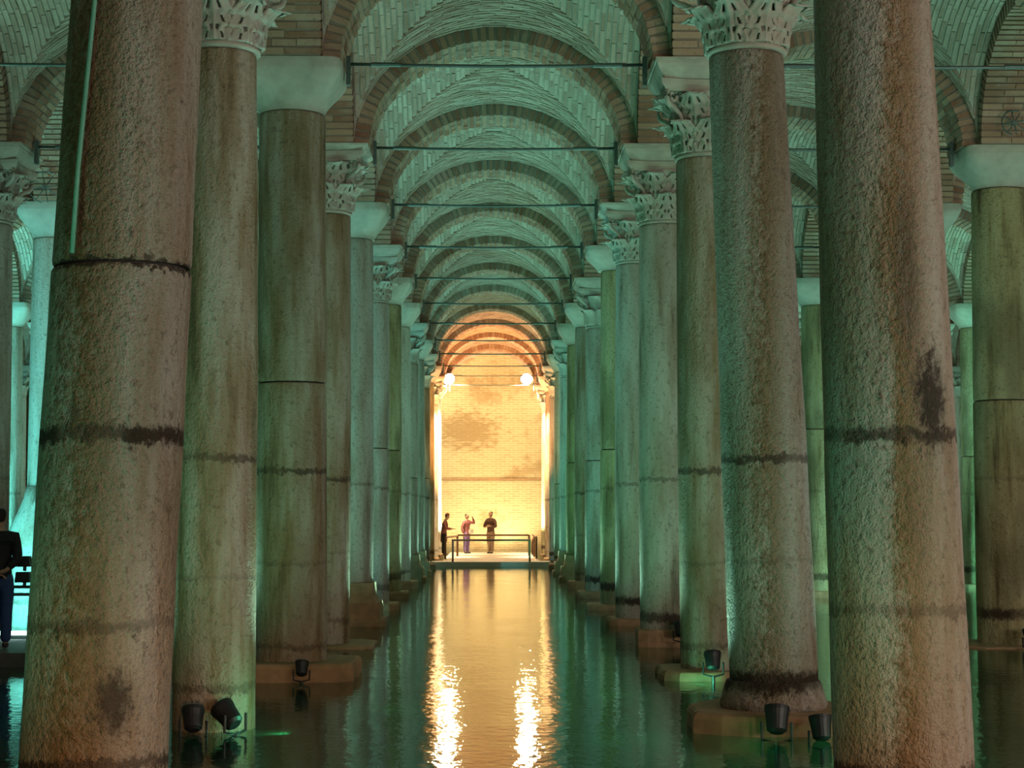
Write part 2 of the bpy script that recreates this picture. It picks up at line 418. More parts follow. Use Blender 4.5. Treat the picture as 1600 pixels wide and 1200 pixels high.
def place_arch(mx, my, along, near, label=None):
    """along 'x': spans between the rows; along 'y': spans between the lines"""
    rz = 0 if along == 'x' else PI/2
    if near:
        root = thing('ceiling_arch', label, 'arch', (mx, my, ZS), kind='structure', rz=rz)
        link('mortar_core', CORE, root)
        for i, Mx in voussoir_frames(1):
            for me in VB['a' if i % 2 else 'b']:
                o = link('brick', me, root)
                j = Matrix.Translation((random.uniform(-.004, .004), random.uniform(-.004, .004), random.uniform(-.010, .006))) @ Matrix.Rotation(random.uniform(-.04, .04), 4, 'Y')
                o.matrix_local = Mx @ j
        return root
    root = link('arch', CORE, ceiling, (mx, my, ZS), (0, 0, rz))
    stuff(link('brick_ring', FAR_ARCH, root))
    return root
# groin vault web
AVX, AVY, HV = 2.41-TW/2, 2.3925-TW/2, RISE+RING-0.02
def vz(x, y, off=0.0):
    zx = HV*math.sqrt(max(0, 1-(x/(AVX+0.001))**2)); zy = HV*math.sqrt(max(0, 1-(y/(AVY+0.001))**2))
    return max(zx, zy) + 0.16*(1-(x/AVX)**2)*(1-(y/AVY)**2)
def web_mesh():
    b = MB(); n = 48
    xs = [AVX*math.sin(PI/2*(2*i/n-1)) for i in range(n+1)]; ys = [AVY*math.sin(PI/2*(2*i/n-1)) for i in range(n+1)]
    for j in range(n+1):
        for i in range(n+1): b.v.append((xs[i], ys[j], vz(xs[i], ys[j])+0.012))
    for j in range(n):
        for i in range(n):
            a = j*(n+1)+i; b.f.append((a, a+1, a+n+2, a+n+1))
    return b.mesh('web_mortar', 'mortar')
WEB = web_mesh()
def web_bricks():
    """list of (side, centre, 8 points); courses run parallel to the arches and meet along the groins"""
    out = []; pitch = 0.080; bw = 0.054
    rnd = random.Random(3)
    for side in ('back', 'front', 'left', 'right'):
        isA = side in ('back', 'front')
        A_, B_ = (AVY, AVX) if isA else (AVX, AVY)      # A_: across courses, B_: along courses
        nc = int((A_-0.05)/pitch)
        for c in range(nc):
            q0 = A_ - 0.02 - c*pitch; q1 = q0 - bw
            lim = (q0-0.03)/A_*B_
            if lim < 0.1 or q1 < 0.02: continue
            # sample the curve by arc length
            th = math.acos(min(1, lim/B_)); t = th + rnd.uniform(0, 0.02)
            while t < PI-th-0.03:
                L = rnd.uniform(0.30, 0.38)
                dl = math.hypot(B_*math.sin(t), HV*math.cos(t))
                t2 = min(PI-th, t + L/max(dl, 0.5))
                sub = [t, t2-0.012/max(dl, .5)]
                dz = rnd.uniform(-0.006, 0.006)
                pts = []
                for off in (-0.012+dz, 0.03):
                    for (tt, qq) in ((sub[0], q0), (sub[1], q0), (sub[1], q1), (sub[0], q1)):
                        u = B_*math.cos(tt); nz = math.sin(tt); nu = math.cos(tt)
                        sgn = 1 if side in ('back', 'right') else -1
                        qw = qq*sgn
                        x, y = (u, qw) if isA else (qw, u)
                        z = HV*math.sin(tt) + 0.16*(1-(x/AVX)**2)*(1-(y/AVY)**2)
                        uu = u + nu*off
                        x, y = (uu, qw) if isA else (qw, uu)
                        pts.append((x, y, max(0.004, z + nz*off)))
                out.append((side, pts)); t = t2
    return out
WB = web_bricks()
b = MB()
for s, p in WB: b.hexa(p)
WEBB = b.mesh('brick_courses', 'webbrick')
def place_vault(mx, my, near, label=None):
    if near:
        root = thing('ceiling_vault', label, 'vault', (mx, my, ZS), kind='structure')
        link('web_mortar', WEB, root)
        rest = MB(); n = 0
        for s, p in WB:
            cy = sum(q[1] for q in p)/8
            if n < 290 and (s == 'back' or (s in ('left', 'right') and cy > 0.1)):
                c = Vector([sum(q[i] for q in p)/8 for i in range(3)])
                m = MB(); m.hexa([Vector(q)-c for q in p]); m.obj('brick', 'webbrick', root, c); n += 1
            else: rest.hexa(p)
        stuff(rest.obj('brick_courses', 'webbrick', root))
        return root
    root = link('vault', WEB, ceiling, (mx, my, ZS))
    stuff(link('brick_courses', WEBB, root))

AISLE = {(-4, -3): 'third aisle left of the channel', (-3, -2): 'second aisle left of the channel', (-2, -1): 'aisle left of the channel', (-1, 1): 'central channel',
         (1, 2): 'aisle right of the channel', (2, 3): 'second aisle right of the channel', (3, 4): 'third aisle right of the channel'}
pairs = list(zip(ROWS[:-1], ROWS[1:]))
KMIN = -1
for k in range(KMIN, 15):
    for (r0, r1) in pairs:
        mx = (RX[r0]+RX[r1])/2
        near = ((r0, r1) == (-1, 1) and k in (3, 4, 5)) or ((r0, r1) in ((-2, -1), (1, 2)) and k == 4)
        place_arch(mx, YK(k), 'x', near, f'brown brick arch across the {AISLE[(r0, r1)]} above its {ORD[max(k,0)]} columns')
        place_vault(mx, YK(k)+2.3925, (r0, r1) == (-1, 1) and k in (3, 4), f'groin vault over the central channel between its {ORD[max(k,0)]} and {ORD[max(k,0)+1]} columns')
    for r in ROWS:
        near = r in (-1, 1) and k in (2, 3, 4)
        place_arch(RX[r], YK(k)+2.3925, 'y', near, f'brick arch from {ORD[max(k,0)]} to {ORD[max(k,0)+1]} column of the row {"left" if r < 0 else "right"} of the channel')
# pier cores above the imposts
b = MB(); b.box((0, 0, 0.95), (1.18, 1.18, 1.9), taper=1.0)
PIER = b.mesh('pier', 'mortar')
b = MB(); b.box((0, 0, 1.105), (TW, TW, 2.2)); 
PIERC = b.mesh('pier', 'mortar')
for k in range(KMIN, 16):
    for r in ROWS:
        link('pier', PIERC, ceiling, (RX[r], YK(k), ZS))

# ------------------------------------------------------------------ columns
def rot_noise(seed):
    rr = random.Random(seed); a = [(rr.uniform(.3, 1), rr.randint(1, 4), rr.uniform(0, 6.28), rr.uniform(.3, 1.6)) for _ in range(6)]
    return lambda th, z: sum(A*math.sin(f*th+p+w*z) for A, f, p, w in a)/6
def shaft_mesh(z0, z1, c0, r0, c1, r1, mat, seed, zr=(0.0, 6.0), chip=(), seg=56, rough=0.012, flare=None, ringtop=False):
    """drum between z0 and z1; centre/radius are linear between the two reference heights zr"""
    b = MB(); nz = max(3, int((z1-z0)/0.14)); fn = rot_noise(seed); fn2 = rot_noise(seed+50)
    rings = []
    zsamp = [z0, z0+0.012, z0+0.03] + [z0+(z1-z0)*i/nz for i in range(1, nz)] + [z1-0.03, z1-0.012, z1]
    for z in zsamp:
        f = (z-zr[0])/(zr[1]-zr[0]); cx = c0+(c1-c0)*f; r = r0+(r1-r0)*f + 0.008*math.sin(PI*min(1, max(0, f)))
        edge = min(z-z0, z1-z)
        if edge < 0.005: r -= 0.012
        elif edge < 0.02: r -= 0.003
        if flare and z < flare[0]: r += flare[1]*(1-z/flare[0])**2 if z > 0 else flare[1]
        if ringtop and z1-z < 0.10: r += 0.02
        ring = []
        for q in range(seg):
            th = 2*PI*q/seg; rr = r + rough*fn(th, z) + rough*0.5*fn2(th*2, z*4)
            ring.append((cx+rr*math.cos(th), rr*math.sin(th), z))
        rings.append(ring)
    b.rings(rings)
    me = b.mesh('shaft', mat); smooth_by_angle(me, 50)
    return me

# --- capital pieces
def leaf_mesh(h, wd, curl, seed=0, n=13, m=18, holes=True):
    """acanthus leaf rising along z, facing -y, curling outward at the tip"""
    b = MB(); verts = {}
    for j in range(m+1):
        v = j/m
        lob = 1 + 0.20*math.sin(v*PI*7)
        half = wd/2*(0.82+0.30*math.sin(v*PI*0.9))*lob*(1 if v < 0.8 else max(0.15, 1-((v-0.8)/0.2)**2*0.85))
        out = 0.02 + 0.05*v + curl*max(0, v-0.45)**2*3.3
        zz = h*(v if v < 0.86 else 0.86+0.14*math.cos((v-0.86)/0.14*PI*0.85)*0.25)
        for i in range(n+1):
            u = 2*i/n-1
            y = -(out + 0.026*(1-abs(u))**1.0 + 0.017*math.cos(u*PI*4.5)) + 0.05*u*u
            verts[(i, j)] = len(b.v); b.v.append((half*u, y, zz - abs(u)*0.02*math.sin(v*PI*7)))
    for j in range(m):
        for i in range(n):
            hole = holes and ((j in (4, 5) and i in (1, n-2)) or (j in (7, 8) and i in (3, n-4)) or (j in (10, 11) and i in (1, n-2)) or (j in (1, 2) and i in (3, n-4)) or (j in (12, 13) and i in (4, n-5)) or (j in (4, 5, 6) and i in (5, n-6) and j != 6))
            if hole: continue
            b.f.append((verts[(i, j)], verts[(i+1, j)], verts[(i+1, j+1)], verts[(i, j+1)]))
    # thickness: back faces
    nv = len(b.v)
    b.v += [(x, y+0.028, z) for x, y, z in b.v[:nv]]
    fs = list(b.f)
    cnt = {}
    for f in fs:
        for a, c in zip(f, f[1:]+f[:1]): cnt[(min(a, c), max(a, c))] = cnt.get((min(a, c), max(a, c)), 0)+1
    b.f += [tuple(reversed([q+nv for q in f])) for f in fs]
    b.f += [(a, c, c+nv, a+nv) for (a, c), k in cnt.items() if k == 1]
    return b.mesh('leaf', 'stone', True)
LEAF1 = leaf_mesh(0.40, 0.29, 0.20)
LEAF2 = leaf_mesh(0.42, 0.33, 0.26)
def volute_mesh():
    b = MB(); pts = []; rr = []
    for i in range(26):
        t = i/25; a = -PI/2 + t*PI*3.4; r = 0.115*(1-t)+0.012
        pts.append((0, -0.10 - r*math.cos(a)*1.0, 0.0 + r*math.sin(a))); rr.append(0.030*(1-0.55*t))
    pts = [(0, 0.10, -0.32), (0, 0.03, -0.20)] + pts; rr = [0.02, 0.028] + rr
    b.tube(pts, rr, 8)
    return b.mesh('volute', 'stone', True)
VOL = volute_mesh()
b = MB(); b.lathe([(0.340, 0), (0.358, 0.012), (0.358, 0.036), (0.345, 0.046), (0.355, 0.30), (0.39, 0.55), (0.46, 0.70), (0.50, 0.735)], 32)
BELL = b.mesh('bell', 'stone', True)
def abacus_mesh():
    b = MB(); rings = []
    for z, hw in ((0.72, 0.50), (0.75, 0.52), (0.79, 0.555), (0.85, 0.565)):
        ring = []
        for s in range(4):
            a = s*PI/2
            for i in range(8):
                u = -1+2*i/8
                x, y = hw*u, -hw*(1-0.14*(1-u*u))
                ring.append((x*math.cos(a)-y*math.sin(a), x*math.sin(a)+y*math.cos(a), z))
        rings.append(ring)
    b.rings(rings)
    return b.mesh('abacus', 'stone')
ABAC = abacus_mesh()
def block_mesh(h0, h1, z0, z1):
    b = MB()
    rings = []
    for f in (0, .02, .12, .3, .5, .7, .85, .86, 1):
        z = z0+(z1-z0)*f; h = h0+(h1-h0)*min(1, math.sin(min(f, .85)/.85*PI/2)) + (0.015 if f >= .86 else 0)
        rings.append([(h*x, h*y, z) for x, y in ((-1, -1), (0, -1), (1, -1), (1, 0), (1, 1), (0, 1), (-1, 1), (-1, 0))])
    b.rings(rings)
    return b.mesh('impost_block', 'stone')
IMPB = block_mesh(0.50, 0.605, 0.0, 0.26)
def impost_capital(r):
    b = MB(); rings = []; seg = 48
    for i in range(15):
        f = i/14; z = f*0.50
        hw = r + (0.60-r)*(0.55*f+0.45*math.sin(f*PI/2)**1.5); e = 2 + 9*f**2.5
        if i == 0: hw = r+0.008
        ring = []
        for q in range(seg):
            th = 2*PI*(q+.5)/seg; c, s_ = math.cos(th), math.sin(th)
            k = (abs(c)**e+abs(s_)**e)**(-1/e)
            ring.append((hw*k*c, hw*k*s_, z))
        rings.append(ring)
    for z in (0.62,): rings.append([(x*1.0, y*1.0, z) for x, y, _ in rings[-1]])
    b.rings(rings)
    return b.mesh('impost_capital', 'stone', True)
IMPC = impost_capital(0.37)
smooth_by_angle(IMPC, 45)
# far capitals: one joined carving
def far_capital():
    b = MB()
    def add(me, Mx):
        i = len(b.v); b.v += [tuple(Mx @ v.co) for v in me.vertices]; b.f += [tuple(i+q for q in p.vertices) for p in me.polygons]
    L1, L2 = leaf_mesh(0.40, 0.29, 0.20, n=5, m=7, holes=False), leaf_mesh(0.42, 0.33, 0.26, n=5, m=7, holes=False)
    for q in range(8):
        add(L1, Matrix.Rotation(q*PI/4, 4, 'Z') @ Matrix.Translation((0, -0.345, 0.05)))
        add(L2, Matrix.Rotation(q*PI/4+PI/8, 4, 'Z') @ Matrix.Translation((0, -0.36, 0.32)))
    for q in range(4): add(VOL, Matrix.Rotation(q*PI/2+PI/4, 4, 'Z') @ Matrix.Translation((0, -0.50, 0.68)))
    return b.mesh('leaf_carving', 'stone', True)
FARCAP = far_capital()

def slab_mesh(hx, hy, z0, z1, seed, cut=0.0):
    rr = random.Random(seed); b = MB(); rings = []
    base = []
    n = 7
    for s in range(4):
        a = s*PI/2
        for i in range(n):
            u = -1+2*i/n; x, y = u, -1
            if cut:
                if abs(u) > 1-cut: y += (abs(u)-(1-cut))*0.8
            base.append((x*math.cos(a)-y*math.sin(a), x*math.sin(a)+y*math.cos(a), rr.uniform(-.02, .02)))
    for z, sc in ((z0, 1.0), (z0+(z1-z0)*.4, 1.0), (z1-0.05, 0.99), (z1-0.015, 0.97), (z1, 0.94)):
        rings.append([((hx+q)*x*sc, (hy+q)*y*sc, z + rr.uniform(-.006, .006)) for x, y, q in base])
    b.rings(rings)
    me = b.mesh('footing_slab', 'base'); return me

def column(k, r, spec):
    Y = YK(k); X = spec.get('x', RX[r])
    typ = spec['t']; ztop = 6.45 if typ == 'I' else 5.93
    ztop += spec.get('dz', 0)
    name = 'stone_column'
    o = thing(name, spec['label'], 'column', (X, Y, 0), spec.get('group'), 'thing')
    c0, r0, c1, r1 = spec.get('geo', (X, spec.get('r0', 0.385), X, spec.get('r1', 0.355)))
    c0 -= X; c1 -= X
    zr = spec.get('zr', (0.3, ztop))
    mat = spec.get('mat', 'm_grey')
    seed = k*13+r*101+500
    lo = spec.get('z0', -0.5)
    joints = [lo] + list(spec.get('joints', ())) + [ztop]
    for i in range(len(joints)-1):
        a, bz = joints[i]+(0.009 if i else 0), joints[i+1]-(0.009 if i < len(joints)-2 else 0)
        near = k <= 4
        me = shaft_mesh(a, bz, c0, r0, c1+ (0.006*i), r1, mat, seed+i*3, zr, seg=64 if near else 32, rough=0.014 if near else 0.008, flare=spec.get('flare') if i == 0 else None)
        link('shaft' if len(joints) == 2 else 'drum', me, o)
    for j in joints[1:-1]:
        f = (j-zr[0])/(zr[1]-zr[0])
        m = MB(); m.lathe([((r0+(r1-r0)*f)-0.03, j-0.02), ((r0+(r1-r0)*f)-0.03, j+0.02)], 32, c0+(c1-c0)*f); m.obj('joint', 'darkstone', o)
    # capital
    ct = c1
    if spec.get('cap', True):
        if typ == 'I':
            m = MB(); m.lathe([(r1-0.02, ztop-0.012), (r1-0.02, ztop+0.012)], 32, ct); m.obj('joint', 'darkstone', o)
            c = link('impost_capital', IMPC, o, (ct, 0, ztop+0.008)); c.scale = (1, 1, (ZS-0.006-ztop-0.008)/0.62)
        else:
            c = link('capital', BELL, o, (ct, 0, ztop+0.006), (0, 0, spec.get('rz', 0)))
            m = MB(); m.lathe([(r1-0.02, ztop-0.012), (r1-0.02, ztop+0.012)], 32, ct); m.obj('joint', 'darkstone', o)
            if k <= 6 and r in (-2, -1, 1):
                for q in range(8):
                    l = link('leaf', LEAF1, c); l.matrix_local = Matrix.Rotation(q*PI/4, 4, 'Z') @ Matrix.Translation((0, -0.345, 0.05))
                    l = link('leaf', LEAF2, c); l.matrix_local = Matrix.Rotation(q*PI/4+PI/8, 4, 'Z') @ Matrix.Translation((0, -0.36, 0.32))
                for q in range(4):
                    l = link('volute', VOL, c); l.matrix_local = Matrix.Rotation(q*PI/2+PI/4, 4, 'Z') @ Matrix.Translation((0, -0.50, 0.68))
            else:
                link('leaf_carving', FARCAP, c)
            link('abacus', ABAC, c)
            ib = link('impost_block', IMPB, o, (ct*0.5, 0, ztop+0.862)); ib.scale = (1, 1, (ZS-0.006-ztop-0.862)/0.26)
    # foot
    ft = spec.get('foot', 'none')
    if ft == 'slab':
        hx, z1 = spec.get('slab', (0.62, 0.12)); sx = spec.get('sx', 0)
        link('footing_slab', slab_mesh(hx, hx, -0.5, z1, seed, 0.25), o, (c0+sx, 0, 0))
    elif ft == 'torus':
        hx, z1 = spec.get('slab', (0.72, 0.15))
        link('footing_slab', slab_mesh(hx, hx, -0.5, z1, seed, 0.5), o, (c0, 0, 0))
        m = MB(); m.lathe([(r0+0.07, z1-0.01), (r0+0.085, z1+0.04), (r0+0.06, z1+0.12), (r0+0.035, z1+0.2), (r0+0.022, z1+0.235), (r0-0.02, z1+0.25)], 48, c0)
        me = m.mesh('foot_moulding', mat, True); link('foot_moulding', me, o)
    elif ft == 'pedestal':
        m = MB()
        prof = spec.get('ped', ((0.60, -0.5), (0.60, 0.12), (0.52, 0.15), (0.52, 0.38), (0.46, 0.42), (0.42, 0.55), (0.42, 0.70)))
        for (h, z), (h2, z2) in ():
            pass
        ped = link('pedestal', slab_mesh(prof[0][0], prof[0][0], -0.5, prof[1][1], seed, 0.2), o)
        for i, (h, za, zb, tp) in enumerate(spec.get('tiers', ((0.53, 0.10, 0.38, 0.98), (0.48, 0.38, 0.50, 0.86), (0.42, 0.50, 0.70, 0.97)))):
            m = MB(); m.box((0, 0, (za+zb)/2), (2*h, 2*h, zb-za), taper=tp); m.obj('tier', 'base', ped)
    elif ft == 'bell':
        m = MB(); m.lathe([(0.80, -0.5), (0.80, 0.25), (0.82, 0.28), (0.82, 1.0), (0.80, 1.2), (0.70, 1.55), (0.56, 1.85), (0.46, 2.1), (r0+0.01, 2.3)], 40)
        me = m.mesh('pedestal', mat, True); link('pedestal', me, o)
    return o

SIDE = {-1: 'left', 1: 'right'}
Ltypes = 'CCICICIICICICI'; Rtypes = 'CCCCCICIICICIC'
spec_over = {
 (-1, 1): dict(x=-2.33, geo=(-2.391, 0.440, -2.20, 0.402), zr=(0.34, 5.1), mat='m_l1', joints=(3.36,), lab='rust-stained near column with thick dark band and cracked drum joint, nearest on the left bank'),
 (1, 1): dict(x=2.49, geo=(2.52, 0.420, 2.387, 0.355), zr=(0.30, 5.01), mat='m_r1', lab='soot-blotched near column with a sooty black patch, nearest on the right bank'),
 (-1, 2): dict(geo=(-2.395, 0.36, -2.405, 0.325), zr=(0.2, 5.7), mat='m_brown', lab='brown streaked column with carved leaf capital, directly behind the nearest left column'),
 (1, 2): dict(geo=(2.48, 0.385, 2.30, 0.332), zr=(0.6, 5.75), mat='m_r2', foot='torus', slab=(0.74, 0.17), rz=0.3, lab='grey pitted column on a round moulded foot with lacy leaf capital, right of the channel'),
 (-1, 3): dict(geo=(-2.248, 0.395, -2.296, 0.385), zr=(0.25, 6.42), mat='m_brown', joints=(3.34,), foot='slab', slab=(0.70, 0.20), sx=0.05, lab='brownish column with plain flaring capital on a rough block, third on the left bank'),  # brown marble, no green in its own colour
 (1, 3): dict(geo=(2.54, 0.36, 2.51, 0.345), mat='m_brown', foot='slab', slab=(0.62, 0.10), lab='brownish column with leaf capital, third on the right bank'),
 (-1, 4): dict(mat='m_brown', foot='slab', slab=(0.74, 0.04), r0=0.37, r1=0.345, dz=0.14, lab='tan column with two-tier leaf capital, fourth on the left bank'),
 (1, 4): dict(mat='m_grey', r0=0.372, r1=0.355, foot='slab', slab=(0.42, 0.24), lab='blue-grey column with leaf capital and black foot band, fourth on the right bank'),
 (-1, 5): dict(mat='m_grey', foot='pedestal', z0=0.70, lab='column on a two-step moulded pedestal, fifth on the left bank'),
 (1, 5): dict(mat='m_grey', foot='slab', slab=(0.52, 0.12), dz=0.10, lab='pale grey column on a rounded slab, fifth on the right bank'),
 (1, 6): dict(mat='m_olive', joints=(3.08,), foot='slab', slab=(0.60, 0.10), dz=0.12, r0=.34, r1=.31, lab='olive column with plain flaring capital and mid joint, sixth on the right bank'),
 (-1, 6): dict(mat='m_grey', joints=(3.1,), foot='slab', slab=(0.58, 0.12), lab='grey-green column with crumbling leaf capital, sixth on the left bank'),
}
mats_cycle = ['m_grey', 'm_pale', 'm_brown', 'm_pale', 'm_olive']
for k in range(1, 15):
    for r, types in ((-1, Ltypes), (1, Rtypes)):
        sp = dict(t=types[k-1]); sp.update(spec_over.get((r, k), {}))
        sp['label'] = sp.pop('lab', None) or f'{ORD[k]} column from the viewer on the {SIDE[r]} bank of the channel'
        if k > 6:
            sp.setdefault('mat', mats_cycle[(k*2+(r > 0)) % 5])
            if k in (7, 9, 11): sp['joints'] = (3.0+0.25*math.sin(k*2.1+r),)
            sp['foot'] = 'pedestal' if (k in (9, 10)) else 'slab'
            sp['slab'] = (0.56 if k < 12 else 0.42, 0.10+0.04*(k % 3))
            if sp['foot'] == 'pedestal': sp['z0'] = 0.70
        sp['group'] = 'columns lining the central channel'
        column(k, r, sp)
outer = {-2: range(4, 15), 2: range(4, 15), -3: range(7, 15), 3: range(7, 15), -4: range(10, 15), 4: range(10, 15)}
OUTN = {-2: 'one row left of the channel bank', 2: 'one row right of the channel bank', -3: 'two rows left of the channel bank', 3: 'two rows right of the channel bank', -4: 'three rows left of the channel bank', 4: 'three rows right of the channel bank'}
oover = {(-2, 4): dict(t='C', mat='m_grey'), (-2, 5): dict(t='I', mat='m_pale', foot='bell', r0=0.41, r1=0.39, x=-7.32, z0=2.25),
         (-3, 8): dict(t='I', mat='m_pale'), (2, 4): dict(t='I', mat='m_olive', joints=(3.44,), r0=0.43, r1=0.40, foot='slab', slab=(0.75, 0.03)),
         (2, 7): dict(t='I', mat='m_olive', joints=(3.7,), foot='slab', slab=(0.62, 0.15)), (3, 8): dict(t='I', mat='m_olive', joints=(3.25,), foot='slab', slab=(0.62, 0.1))}
for r, ks in outer.items():
    for k in ks:
        sp = dict(t='I' if (k+abs(r)) % 2 else 'C', mat=mats_cycle[(k+r) % 5], foot='slab', slab=(0.6, 0.1)); sp.update(oover.get((r, k), {}))
        sp['label'] = f'side aisle column {OUTN[r]}, level with its {ORD[k]} column'
        sp['group'] = 'columns in the side aisles'
        column(k, r, sp)
# pipe let into the nearest left column, the green light on it put into its colour
m = MB(); m.tube([(-2.33, 0, 0)]*1 + [], 0.01) if False else None
l1 = next(o for o in COL.objects if o.name == 'stone_column')
m = MB(); m.tube([(-0.145, -0.435, 3.40), (-0.12, -0.428, 3.9), (-0.02, -0.408, 5.2), (0.04, -0.395, 5.93)], 0.015, 8)
m.obj('pipe', 'greenlit', l1, smooth=True)['label'] = 'pipe running up the shaft, coloured for the green light on it'

# ------------------------------------------------------------------ tie rods
def tie_rod(x0, x1, y, z, sag, label, group):
    o = thing('tie_rod', label, 'tie rod', ((x0+x1)/2, y, z), group)
    L = (x1-x0)/2
    m = MB(); m.tube([(-L+0.03, 0, 0), (-L*0.5, 0, -sag*.7), (0, 0, -sag), (L*0.5, 0, -sag*.7), (L-0.03, 0, 0)], 0.020, 8); m.obj('rod', 'steel', o, smooth=True)
    for s in (-1, 1):
        m = MB(); m.tube([(s*(L-0.62), 0, -sag*.3), (s*(L-0.28), 0, -sag*.15)], 0.028, 8); m.obj('turnbuckle', 'steel', o)
        m = MB(); m.box((s*(L-0.015), 0, -0.08), (0.05, 0.10, 0.34)); m.obj('anchor_plate', 'steel', o)
for k in range(3, 15):
    tie_rod(RX[-1]+0.67, RX[1]-0.67, YK(k), 7.07 + 0.012*math.sin(k*3.1), 0.02, f'thin steel tie rod across the central channel at its {ORD[k]} columns', 'tie rods across the channel')
for k in range(3, 12):
    for r0, r1, nm in ((-2, -1, 'left aisle'), (1, 2, 'right aisle')):
        tie_rod(RX[r0]+0.67, RX[r1]-0.67, YK(k), 7.07, 0.02, f'thin steel tie rod across the {nm} beside the channel, level with {ORD[k]} columns', 'tie rods in the side aisles')

# ------------------------------------------------------------------ floodlights standing in the water
def floodlight(loc, rz, tilt, label, glow=None, size=1.0, stem=0.5):
    o = thing('floodlight', label, 'floodlight', loc, 'floodlights at the column feet', rz=rz)
    s = size
    m = MB(); m.lathe([(0.05*s, 0), (0.075*s, 0.02*s), (0.085*s, 0.12*s), (0.095*s, 0.17*s), (0.095*s, 0.2*s), (0.08*s, 0.2*s), (0.08*s, 0.185*s)], 20)
    h = m.obj('housing', 'black', o, (0, 0, 0.03), smooth=False); h.rotation_euler = (tilt, 0, 0)
    m = MB(); m.lathe([(0.078*s, 0.186*s), (0.078*s, 0.19*s)], 20)
    link('lens', m.mesh('lens', glow or 'black'), h)
    m = MB()
    m.tube([(-0.11*s, 0, 0.11*s), (-0.11*s, 0, -0.02*s), (0, 0, -0.05*s), (0.11*s, 0, -0.02*s), (0.11*s, 0, 0.11*s)], 0.012*s, 6); m.obj('yoke', 'black', o)
    m = MB(); m.tube([(0, 0, -0.04*s), (0, 0, -stem)], 0.02*s, 8); m.obj('stem', 'black', o)
    return o
FL = [((-2.47, 15.15, 0.02), 0.2, -0.5, 'upright black floodlight in the water before the brown column', 1.0),
      ((-2.13, 15.22, 0.06), 0.9, -0.9, 'tilted black floodlight beside the foot of the brown column', 1.1),
      ((2.36, 14.85, 0.03), -0.2, -0.4, 'black floodlight in front of the round moulded column foot', 1.1),
      ((2.72, 14.78, -0.02), 0.1, -0.3, 'low black floodlight near the soot-blotched column, beside the moulded foot', 1.0),
      ((2.45, 19.75, 0.12), 0.0, -0.4, 'black floodlight at the slab of the third right bank column', 1.0),
      ((2.63, 24.7, 0.14), 0.0, -0.4, 'small floodlight by the black-banded fourth right bank column', 1.0),
      ((7.36, 24.45, 0.06), 0.0, -0.4, 'black floodlight at the foot of the olive streaked side column', 1.0),
      ((-2.05, 19.75, 0.06), 0.0, -0.4, 'small dark floodlight before the rough block on the left bank', 0.8)]
for loc, rz, tl, lab, sz in FL: floodlight(loc, rz, tl, lab, None, sz)
# green glints from those lamps just above the water
lamp('SPOT', (2.95, 14.6, -0.06), 5, GREEN, 0.04, (2.6, 15.4, 0.1), 150)
lamp('SPOT', (2.05, 14.6, -0.06), 5, GREEN, 0.04, (2.3, 15.4, 0.1), 150)
lamp('SPOT', (-1.7, 15.3, 0.05), 12, GREEN, 0.04, (-2.3, 15.7, 0.15), 150)
lamp('SPOT', (2.3, 19.6, 0.03), 8, GREEN, 0.04, (2.4, 20.4, 0.1), 150)

# ------------------------------------------------------------------ spoked wheel brackets on two piers
def wheel(loc, rz, label, r=0.17, mat='steel'):
    o = thing('spoked_wheel', label, 'bracket', loc, rz=rz)
    m = MB(); n = 28
    m.tube([(r*math.cos(PI*0.35+1.1*PI*i/n), 0, r*math.sin(PI*0.35+1.1*PI*i/n)) for i in range(n+1)], 0.010, 6); m.obj('rim', mat, o)
    for i in range(8):
        a = i*PI/4+0.2; L = r if i != 0 else r*1.6
        m = MB(); m.tube([(0, -0.02, 0), (L*math.cos(a), 0, L*math.sin(a))], [0.011, 0.006], 6); m.obj('spoke', mat, o)
    m = MB(); m.lathe([(0.03, -0.03), (0.03, 0.03)], 12); h = m.obj('hub', mat, o); h.rotation_euler = (PI/2, 0, 0)
    m = MB(); m.tube([(0, 0, 0), (0, 0.10, 0)], 0.012, 6); m.obj('arm', mat, o)
wheel((7.30, YK(4)-0.80, 7.28), 0, 'dark spoked wheel bracket above the olive column capital')
wheel((-7.32+0.0, YK(5)-0.86, 7.20), 0.3, 'cyan lit spoked wheel bracket above the pale flared capital on the left', 0.26)

# ------------------------------------------------------------------ far platform, railings
DZ = 0.165
dk = thing('platform', 'pale viewing platform at the far end of the channel', 'platform', (0.05, 61.6, 0))
for i in range(8):
    m = MB(); m.box((0, 0.75, DZ-0.05) if i == 0 else (0, 0.5+2.0*i, DZ-0.05), (4.1, 1.49, 0.10) if i < 1 else (3.4, 1.985, 0.10)); m.obj('deck_plank', 'deck', dk)
m = MB(); m.box((0, 0.06, DZ-0.16), (4.0, 0.12, 0.12)); m.obj('edge_beam', 'deck', dk)
for x in (-1.6, -0.5, 0.6, 1.7):
    m = MB(); m.box((x, 0.3, -0.25), (0.16, 0.16, 0.6)); m.obj('support', 'railwood', dk)
def railing(pts, z0, h, posts, label, mid=False):
    o = thing('railing', label, 'railing', (*pts[0], z0), 'platform railings')
    P0 = Vector((*pts[0], 0))
    P = [Vector((*p, 0))-P0 for p in pts]
    m = MB(); m.tube([p+Vector((0, 0, h)) for p in P], 0.035, 8); m.obj('top_rail', 'railwood', o)
    if mid: m = MB(); m.tube([p+Vector((0, 0, h*.5)) for p in P], 0.02, 8); m.obj('middle_rail', 'railwood', o)
    for t in posts:
        q = P[0].lerp(P[-1], t); m = MB(); m.box((q.x, q.y, h/2), (0.07, 0.07, h)); m.obj('post', 'railwood', o)
railing([(-1.30, 61.75), (1.42, 61.75)], DZ, 0.74, (0.015, 0.985), 'brown railing along the front edge of the far platform')
